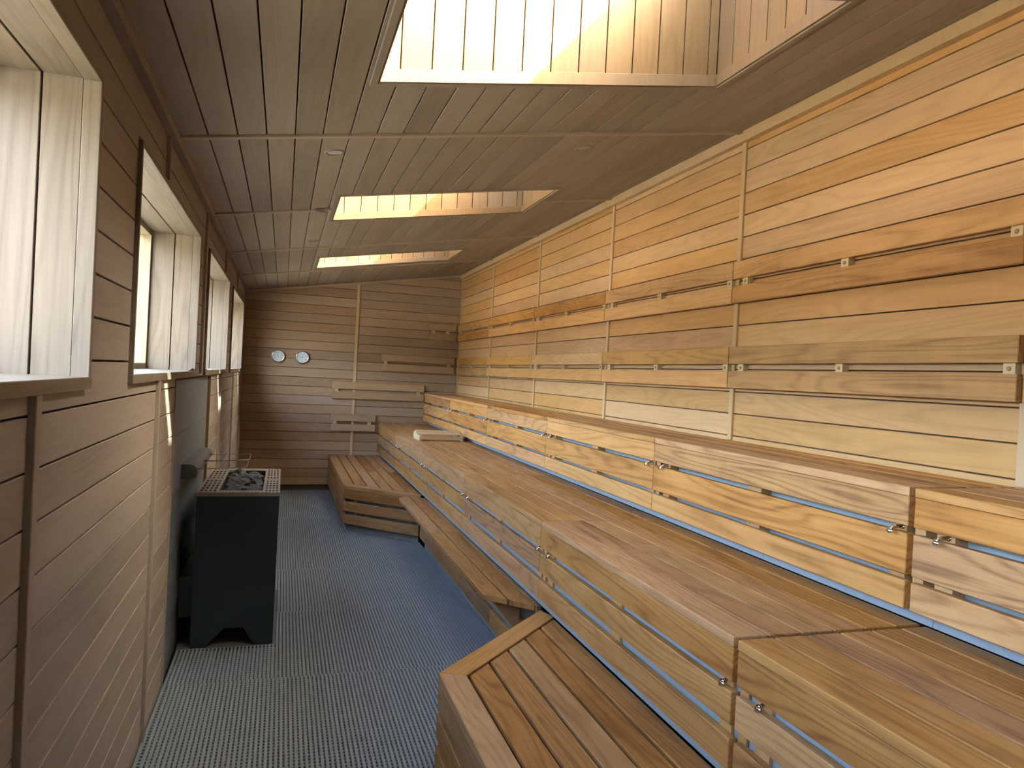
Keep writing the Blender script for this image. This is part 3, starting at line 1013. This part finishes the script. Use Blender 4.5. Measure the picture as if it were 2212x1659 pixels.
MP, SWID = 0.0203, 0.0128
MY = [YF + 0.02, -1.38, -0.33, 0.72, 1.77, 2.82, 3.87, 4.92, 5.97, 7.02, 8.07, 9.12, D - 0.02]
HX, HY0, HY1 = 0.535, 4.355, 5.43
PLACE = {5: 'the one in front of the heater', 6: 'the one the heater front stands on', 7: 'the one beside the rear half of the heater', 8: 'the first one behind the heater',
         9: 'second one behind the heater', 10: 'third one behind the heater', 11: 'the one against the far wall', 4: 'the one under the bottom edge of the picture'}
nx = 90
for k in range(4, len(MY) - 1):
    ma, mb_ = MY[k] + 0.0015, MY[k + 1] - 0.0015
    fall = -0.0055 * max(0.0, (ma + mb_) / 2 - 3.6)          # the floor drains towards the far wall
    mat_t = thing('floor_mat', 'grey plastic slatted floor mat, ' + PLACE[k], 'mat', (0.8, (ma + mb_) / 2, fall - 0.03), group='grey slatted floor mats')
    rest = MB()
    bars = MB()
    jit = (k % 2) * 0.006
    for j in range(nx):
        x0 = 0.006 + MP * j + (jit if 0 < j < nx - 1 else 0)
        xm = x0 + SWID / 2
        yr = y_range(xm)
        if yr is None:
            continue
        segs = [(max(ma, yr[0]), min(mb_, yr[1]))]
        if xm < HX:
            new = []
            for (a_, b_) in segs:
                if b_ <= HY0 or a_ >= HY1:
                    new.append((a_, b_))
                else:
                    if a_ < HY0:
                        new.append((a_, HY0))
                    if b_ > HY1:
                        new.append((HY1, b_))
            segs = new
        for (a_, b_) in segs:
            if b_ - a_ < 0.01:
                continue
            if k in (5, 6):
                board('slat', mat_t, PL_SEAT, (0, 0, fall), rect(a_, b_, -x0, -(x0 + SWID)), 0.012, M_MAT, 0.0012)
            else:
                rest.box(x0, x0 + SWID, a_, b_, fall - 0.012, fall)
    if k in (5, 6):
        rest.bm.free()
    else:
        o = rest.build('slats', M_MAT, mat_t)
        o['kind'] = 'stuff'
    y = ma + 0.012
    while y < mb_ - 0.016:
        # bars run across; clipped to where the mat lies
        xr = 0.006
        xl = X1 + 0.05
        for j in range(nx):
            xm = 0.006 + MP * j
            yr = y_range(xm)
            if yr and yr[0] < y < yr[1]:
                xl = max(xl, xm + SWID)
        if HY0 - 0.016 < y < HY1:
            xr = HX
        bars.box(xr, xl, y, y + 0.0150, fall - 0.021, fall - 0.0075)
        y += 0.0268
    o = bars.build('cross_bars', M_BAR, mat_t)
    o['kind'] = 'stuff'
hb = MB().box(0.0, HX - 0.003, HY0 + 0.003, HY1 - 0.003, -0.0755, -0.012).build('hearth_slab', M_HEARTH)
tag(hb, 'bare grey hearth slab under the heater', 'slab')

# ------------------------------------------------------------------ heater
HX0, HX1, HF, HB, HT = 0.070, 0.515, 4.380, 5.400, 0.872
h = thing('sauna_heater', 'tall dark steel sauna heater with perforated bronze top, against the slate panel', 'heater', ((HX0 + HX1) / 2, (HF + HB) / 2, -0.012))
ZB = -0.0115
front = [(HX0, ZB), (0.150, ZB), (0.247, 0.093), (0.347, 0.093), (0.414, ZB), (HX1, ZB), (HX1, HT - 0.021), (HX0, HT - 0.021)]
board('front_panel', h, PL_BACK, (0, HF, 0), front, 0.006, M_HEATER, 0.001)
board('rear_panel', h, PL_FRONT, (0, HB, 0), [(-a, c) for a, c in front], 0.006, M_HEATER, 0.001)
side = [(HF + 0.0065, ZB), (HF + 0.16, ZB), (HF + 0.26, 0.093), (HB - 0.26, 0.093), (HB - 0.16, ZB), (HB - 0.0065, ZB), (HB - 0.0065, HT - 0.021), (HF + 0.0065, HT - 0.021)]
board('side_panel', h, PL_LEFT, (HX1, 0, 0), side, 0.006, M_HEATER, 0.001)
board('side_panel', h, PL_RIGHT, (HX0, 0, 0), [(-a, c) for a, c in side], 0.006, M_HEATER, 0.001)
MB().box(HX0 + 0.008, HX1 - 0.008, HF + 0.008, HB - 0.008, 0.10, 0.115).build('base_tray', M_HEATER, h)
MB().box(HX0 + 0.008, HX1 - 0.008, HF + 0.008, HB - 0.008, 0.70, 0.715).build('stone_grate', M_HEATER, h)
for (x, z) in ((0.122, 0.857), (0.458, 0.857)):
    MB().lathe([(0.0, 0.002), (0.003, 0.0015), (0.0035, -0.001)], 10, Matrix.Translation((x, HF - 0.002, z)) @ Matrix.Rotation(math.radians(90), 4, 'X')).build('screw', M_CHROME, h)

# perforated top: plate with square holes round the stone opening
OX0, OX1, OY0, OY1 = 0.182, 0.420, 4.455, 5.300


def perforated(x_lines, y_lines, holes, z0, z1):
    m_ = MB()
    bm = m_.bm
    for i in range(len(x_lines) - 1):
        for j in range(len(y_lines) - 1):
            if (i, j) in holes:
                continue
            m_.box(x_lines[i], x_lines[i + 1], y_lines[j], y_lines[j + 1], z0, z1)
    bmesh.ops.remove_doubles(bm, verts=bm.verts, dist=1e-6)
    # remove coincident inner faces
    seen = {}
    for f in list(bm.faces):
        key = tuple(sorted(v.index for v in f.verts))
        seen.setdefault(key, []).append(f)
    bm.verts.index_update()
    seen = {}
    for f in list(bm.faces):
        key = tuple(sorted(v.index for v in f.verts))
        seen.setdefault(key, []).append(f)
    dead = [f for fs in seen.values() if len(fs) > 1 for f in fs]
    bmesh.ops.delete(bm, geom=dead, context='FACES_ONLY')
    return m_


def lines(a, b, n, frac):
    """n holes between a and b, hole share frac: returns lines and hole indices"""
    p = (b - a) / n
    res = [a]
    for q in range(n):
        res += [a + p * q + p * (1 - frac) / 2, a + p * q + p * (1 + frac) / 2]
    res.append(b)
    return res, [1 + 2 * q for q in range(n)]


top = []
for (xa, xb) in ((HX0 + 0.006, OX0 - 0.012), (OX1 + 0.012, HX1 - 0.006)):
    xl, xh = lines(xa, xb, 4, 0.62)
    for (ya, yb) in ((HF + 0.03, (HF + HB) / 2 - 0.03), ((HF + HB) / 2 + 0.03, HB - 0.03)):
        yl, yh = lines(ya, yb, 5, 0.58)
        perforated(xl, yl, {(i, j) for i in xh for j in yh}, HT - 0.003, HT).build('top_plate', M_STEEL, h)
for (ya, yb) in ((HF + 0.0, HF + 0.03), (HB - 0.03, HB)):
    xl, xh = lines(HX0 + 0.006, HX1 - 0.006, 22, 0.58)
    perforated(xl, [ya, ya + 0.008, yb - 0.006, yb], {(i, 1) for i in xh}, HT - 0.003, HT).build('top_plate', M_STEEL, h)
m_ = MB()
ym = (HF + HB) / 2
for (xa, xb) in ((HX0 + 0.006, OX0 - 0.012), (OX1 + 0.012, HX1 - 0.006)):
    m_.box(xa, xb, ym - 0.03, ym - 0.006, HT - 0.003, HT)
    m_.box(xa, xb, ym + 0.006, ym + 0.03, HT - 0.003, HT)
for (xa, xb) in ((HX0, HX0 + 0.006), (OX0 - 0.012, OX0), (OX1, OX1 + 0.012), (HX1 - 0.006, HX1)):
    m_.box(xa, xb, HF + 0.03 if xa in (OX0 - 0.012, OX1) else HF, HB - 0.03 if xa in (OX0 - 0.012, OX1) else HB, HT - 0.003, HT)
m_.box(OX0, OX1, HF + 0.03, OY0, HT - 0.003, HT)
m_.box(OX0, OX1, OY1, HB - 0.03, HT - 0.003, HT)
m_.box(HX0, HX1, HF - 0.002, HF, HT - 0.021, HT)
m_.box(HX1, HX1 + 0.002, HF - 0.002, HB, HT - 0.021, HT)
m_.box(HX0 - 0.002, HX0, HF - 0.002, HB, HT - 0.021, HT)
m_.build('top_frame', M_STEEL, h)
MB().box(HX0 + 0.01, OX0 - 0.002, HF + 0.01, HB - 0.01, HT - 0.05, HT - 0.04).build('inner_shelf', M_RUBBER, h)
MB().box(OX1 + 0.002, HX1 - 0.01, HF + 0.01, HB - 0.01, HT - 0.05, HT - 0.04).build('inner_shelf', M_RUBBER, h)
for (xa, xb, ya, yb) in ((OX0 - 0.002, OX0, OY0, OY1), (OX1, OX1 + 0.002, OY0, OY1), (OX0, OX1, OY0 - 0.002, OY0), (OX0, OX1, OY1, OY1 + 0.002)):
    MB().box(xa, xb, ya, yb, 0.72, HT - 0.003).build('basket_wall', M_HEATER, h)
# connection box on the wall side
cb = MB().box(-0.018, 0.060, 4.550, 5.250, 0.114, 0.348).build('connection_box', M_DUCT, h)
for (x, z) in ((-0.010, 0.335), (0.052, 0.335), (-0.013, 0.305), (-0.010, 0.125), (0.052, 0.125)):
    MB().lathe([(0.0, 0.002), (0.003, 0.001), (0.0035, -0.001)], 8, Matrix.Translation((x, 4.549, z)) @ Matrix.Rotation(math.radians(90), 4, 'X')).build('screw', M_CHROME, cb)

# stones: every one its own object
rs = random.Random(11)
protos = []
for q in range(6):
    bm = bmesh.new()
    bmesh.ops.create_icosphere(bm, subdivisions=3, radius=1.0)
    sd = rs.random() * 50
    from mathutils import noise as mnoise
    for v in bm.verts:
        n1 = mnoise.noise(v.co * 1.1 + Vector((sd, 0, 0)))
        n2 = mnoise.noise(v.co * 2.6 + Vector((0, sd, 0)))
        cell = mnoise.cell(v.co * 2.2 + Vector((sd, sd, 0)))
        v.co = v.co * (1 + 0.36 * n1 + 0.20 * n2 + 0.16 * cell)
    me = bpy.data.meshes.new('sauna_stone')
    bm.to_mesh(me)
    bm.free()
    me.materials.append(M_STONE)
    protos.append(me)
placed = []
for layer, zz in ((0, 0.770), (1, 0.826)):
    nyy, nxx = (6, 3)
    for a_ in range(nyy):
        for b_ in range(nxx):
            x = OX0 + (OX1 - OX0) * (b_ + 0.5 + (0.18 if (a_ + layer) % 2 else -0.18)) / nxx + rs.uniform(-0.008, 0.008)
            y = OY0 + (OY1 - OY0) * (a_ + 0.5) / nyy + rs.uniform(-0.012, 0.012)
            s = rs.uniform(0.042, 0.056)
            sx, sy, sz = s, s * rs.uniform(0.95, 1.35), s * rs.uniform(0.65, 0.9)
            x = min(max(x, OX0 + sx * 1.12), OX1 - sx * 1.12)
            y = min(max(y, OY0 + sy * 1.1), OY1 - sy * 1.1)
            z = zz + rs.uniform(-0.01, 0.016)
            o = bpy.data.objects.new('sauna_stone', rs.choice(protos))
            mw = Matrix.Translation((x, y, z)) @ Matrix.Rotation(rs.uniform(0, 6.28), 4, 'Z') @ Matrix.Diagonal((sx, sy, sz, 1))
            if abs(sx - sy) > 0.002:
                mw = Matrix.Translation((x, y, z)) @ Matrix.Rotation(rs.choice((0, math.pi)) + rs.uniform(-0.3, 0.3), 4, 'Z') @ Matrix.Diagonal((sx, sy, sz, 1))
            link(o, mw)
            tag(o, 'rough dark grey rock heaped in the top of the heater', 'stone', 'rocks on the heater')

# half-round steel housing on the slate with two wire guards over the heater
gd = thing('steam_housing', 'half-round grey steel housing on the slate with wire guard loops', 'housing', (0.0, 4.83, 0.98))
m_ = MB()
prof = [(-0.0195, 0.944), (0.024, 0.944)] + [(0.024 + 0.0420 * math.sin(a_ * math.pi / 18), 0.9855 - 0.0415 * math.cos(a_ * math.pi / 18)) for a_ in range(1, 18)] + [(0.024, 1.027), (-0.0195, 1.027)]
ya, yb = 4.405, 5.300
A_ = [m_.bm.verts.new((x, ya, z)) for x, z in prof]
B_ = [m_.bm.verts.new((x, yb, z)) for x, z in prof]
for i in range(len(prof)):
    j = (i + 1) % len(prof)
    m_.bm.faces.new((A_[i], A_[j], B_[j], B_[i]))
m_.bm.faces.new(A_)
m_.bm.faces.new(list(reversed(B_)))
m_.build('housing_body', M_DUCT, gd)
zw = 1.0
for (y0_, y1_) in ((4.425, 4.775), (4.795, 5.13)):
    loop = [(0.055, y0_, zw), (0.30, y0_ + 0.07, zw), (0.318, y0_ + 0.085, zw), (0.322, y0_ + 0.11, zw), (0.322, y1_ + 0.02, zw), (0.315, y1_ + 0.045, zw), (0.30, y1_ + 0.052, zw), (0.055, y1_, zw)]
    MB().tube(loop, 0.0023, 8).build('wire_loop', M_STEEL, gd, smooth=True)
MB().tube([(0.178, 4.462, zw + 0.004), (0.178, 5.165, zw + 0.004)], 0.0023, 8).build('wire_tie', M_STEEL, gd, smooth=True)

# ------------------------------------------------------------------ wall gauges
def gauge(label, x, z, kind, ang):
    t = thing('wall_gauge', label, 'gauge', (x, D, z), group='round dial gauges on the far wall')
    fr = Matrix.Translation((x, D, z)) @ Matrix.Rotation(math.radians(90), 4, 'X')
    MB().lathe([(0.066, 0.0005), (0.080, 0.0005), (0.084, 0.010), (0.084, 0.034), (0.081, 0.040), (0.076, 0.041), (0.073, 0.037), (0.073, 0.026), (0.0, 0.026), (0.0, 0.0005)], 48, fr).build('case', M_CHROME, t, smooth=True)
    dl = MB().lathe([(0.0, 0.0285), (0.0728, 0.0285), (0.0728, 0.0265), (0.0, 0.0265)], 48, fr).build('dial', M_DIAL, t)
    yk = D - 0.0288
    mk = MB()
    for q in range(11):
        a = math.radians(225 - 27 * q)
        for rr0, rr1, w_ in ((0.060, 0.067, 0.0016),):
            c, s = math.cos(a), math.sin(a)
            p0, p1 = Vector((x + c * rr0, yk, z + s * rr0)), Vector((x + c * rr1, yk, z + s * rr1))
            mk.tube([p0, p1], w_ * 0.6, 4)
    mk.build('scale_marks', M_INK, dl)
    texts = ('20', '40', '60', '80', '100', '120', '140') if kind == 'temp' else ('0', '20', '40', '60', '80', '100')
    n_ = len(texts)
    for q, s_ in enumerate(texts):
        a = math.radians(215 - 250 * q / (n_ - 1))
        cu = bpy.data.curves.new('dial_number', 'FONT')
        cu.body = s_
        cu.size = 0.017
        cu.align_x = 'CENTER'
        cu.align_y = 'CENTER'
        cu.extrude = 0.0002
        cu.materials.append(M_INK)
        tmp = bpy.data.objects.new('dial_number', cu)
        COL.objects.link(tmp)
        me = bpy.data.meshes.new_from_object(tmp.evaluated_get(bpy.context.evaluated_depsgraph_get()))
        bpy.data.objects.remove(tmp)
        o = bpy.data.objects.new('dial_number', me)
        link(o, Matrix.Translation((x + math.cos(a) * 0.049, yk - 0.0003, z + math.sin(a) * 0.049)) @ Matrix.Rotation(math.radians(90), 4, 'X'), dl)
    a = math.radians(ang)
    c, s = math.cos(a), math.sin(a)
    nd = MB()
    w0, w1, ln, bk = 0.0022, 0.0008, 0.058, 0.012
    y0_, y1_ = yk - 0.0042, yk - 0.003
    q4 = [(-bk, -w0), (ln, -w1), (ln, w1), (-bk, w0)]
    pts = [(x + u * c - v * s, z + u * s + v * c) for u, v in q4]
    nd.hexa([(px, y1_, pz) for px, pz in pts], [(px, y0_, pz) for px, pz in pts])
    nd.build('needle', M_INK, t)
    MB().lathe([(0.0, 0.034), (0.004, 0.0335), (0.005, 0.031), (0.005, 0.0285)], 16, fr).build('hub', M_INK, t)
    MB().lathe([(0.0, 0.0385), (0.0735, 0.0375), (0.0735, 0.0365), (0.0, 0.0375)], 48, fr).build('cover_glass', M_GLASS, t, smooth=True)
    return t


gauge('round steel dial gauge on the far wall, the one closer to the windows', 0.428, 1.737, 'temp', 118)
gauge('round steel dial gauge on the far wall, the one closer to the batten', 0.737, 1.737, 'hum', 180)

# ------------------------------------------------------------------ wooden headrest
hr = thing('wooden_headrest', 'slatted pale wooden headrest lying on the middle bench', 'headrest', (2.15, 7.74, T2))
hp = [(7.570, T2 + 0.0005), (7.915, T2 + 0.0005), (7.930, T2 + 0.030), (7.925, T2 + 0.052), (7.890, T2 + 0.072), (7.840, T2 + 0.080), (7.780, T2 + 0.074), (7.700, T2 + 0.058), (7.640, T2 + 0.055), (7.585, T2 + 0.060), (7.566, T2 + 0.045)]
for x in (1.913, 2.363):
    m_ = MB()
    A_ = [m_.bm.verts.new((x, y, z)) for y, z in hp]
    B_ = [m_.bm.verts.new((x + 0.028, y, z)) for y, z in hp]
    for i in range(len(hp)):
        j = (i + 1) % len(hp)
        m_.bm.faces.new((A_[i], A_[j], B_[j], B_[i]))
    m_.bm.faces.new(A_)
    m_.bm.faces.new(list(reversed(B_)))
    m_.build('end_block', M_BLOCK, hr)
for (y, z, tilt, wd) in ((7.562, T2 + 0.032, 90, 0.036), (7.600, T2 + 0.061, 8, 0.046), (7.660, T2 + 0.058, -3, 0.050), (7.725, T2 + 0.066, -14, 0.056), (7.795, T2 + 0.079, -8, 0.056), (7.862, T2 + 0.079, 16, 0.050), (7.915, T2 + 0.060, 50, 0.040)):
    a = math.radians(tilt)
    Vv = V3((0, math.cos(a), -math.sin(a))) if tilt != 90 else V3((0, 0, 1))
    if tilt == 90:
        board('slat', hr, PL_BACK, (0, y - 0.006, z), rect(1.914, 2.390, -wd / 2, wd / 2), 0.009, M_TRIM, 0.001)
    else:
        Nv = V3((1, 0, 0)).cross(Vv)
        board('slat', hr, (V3((1, 0, 0)), Vv), Vector((0, y, z)) + Nv * 0.010, rect(1.914, 2.390, -wd / 2 + 0.005, wd / 2 - 0.005), 0.009, M_TRIM, 0.001)
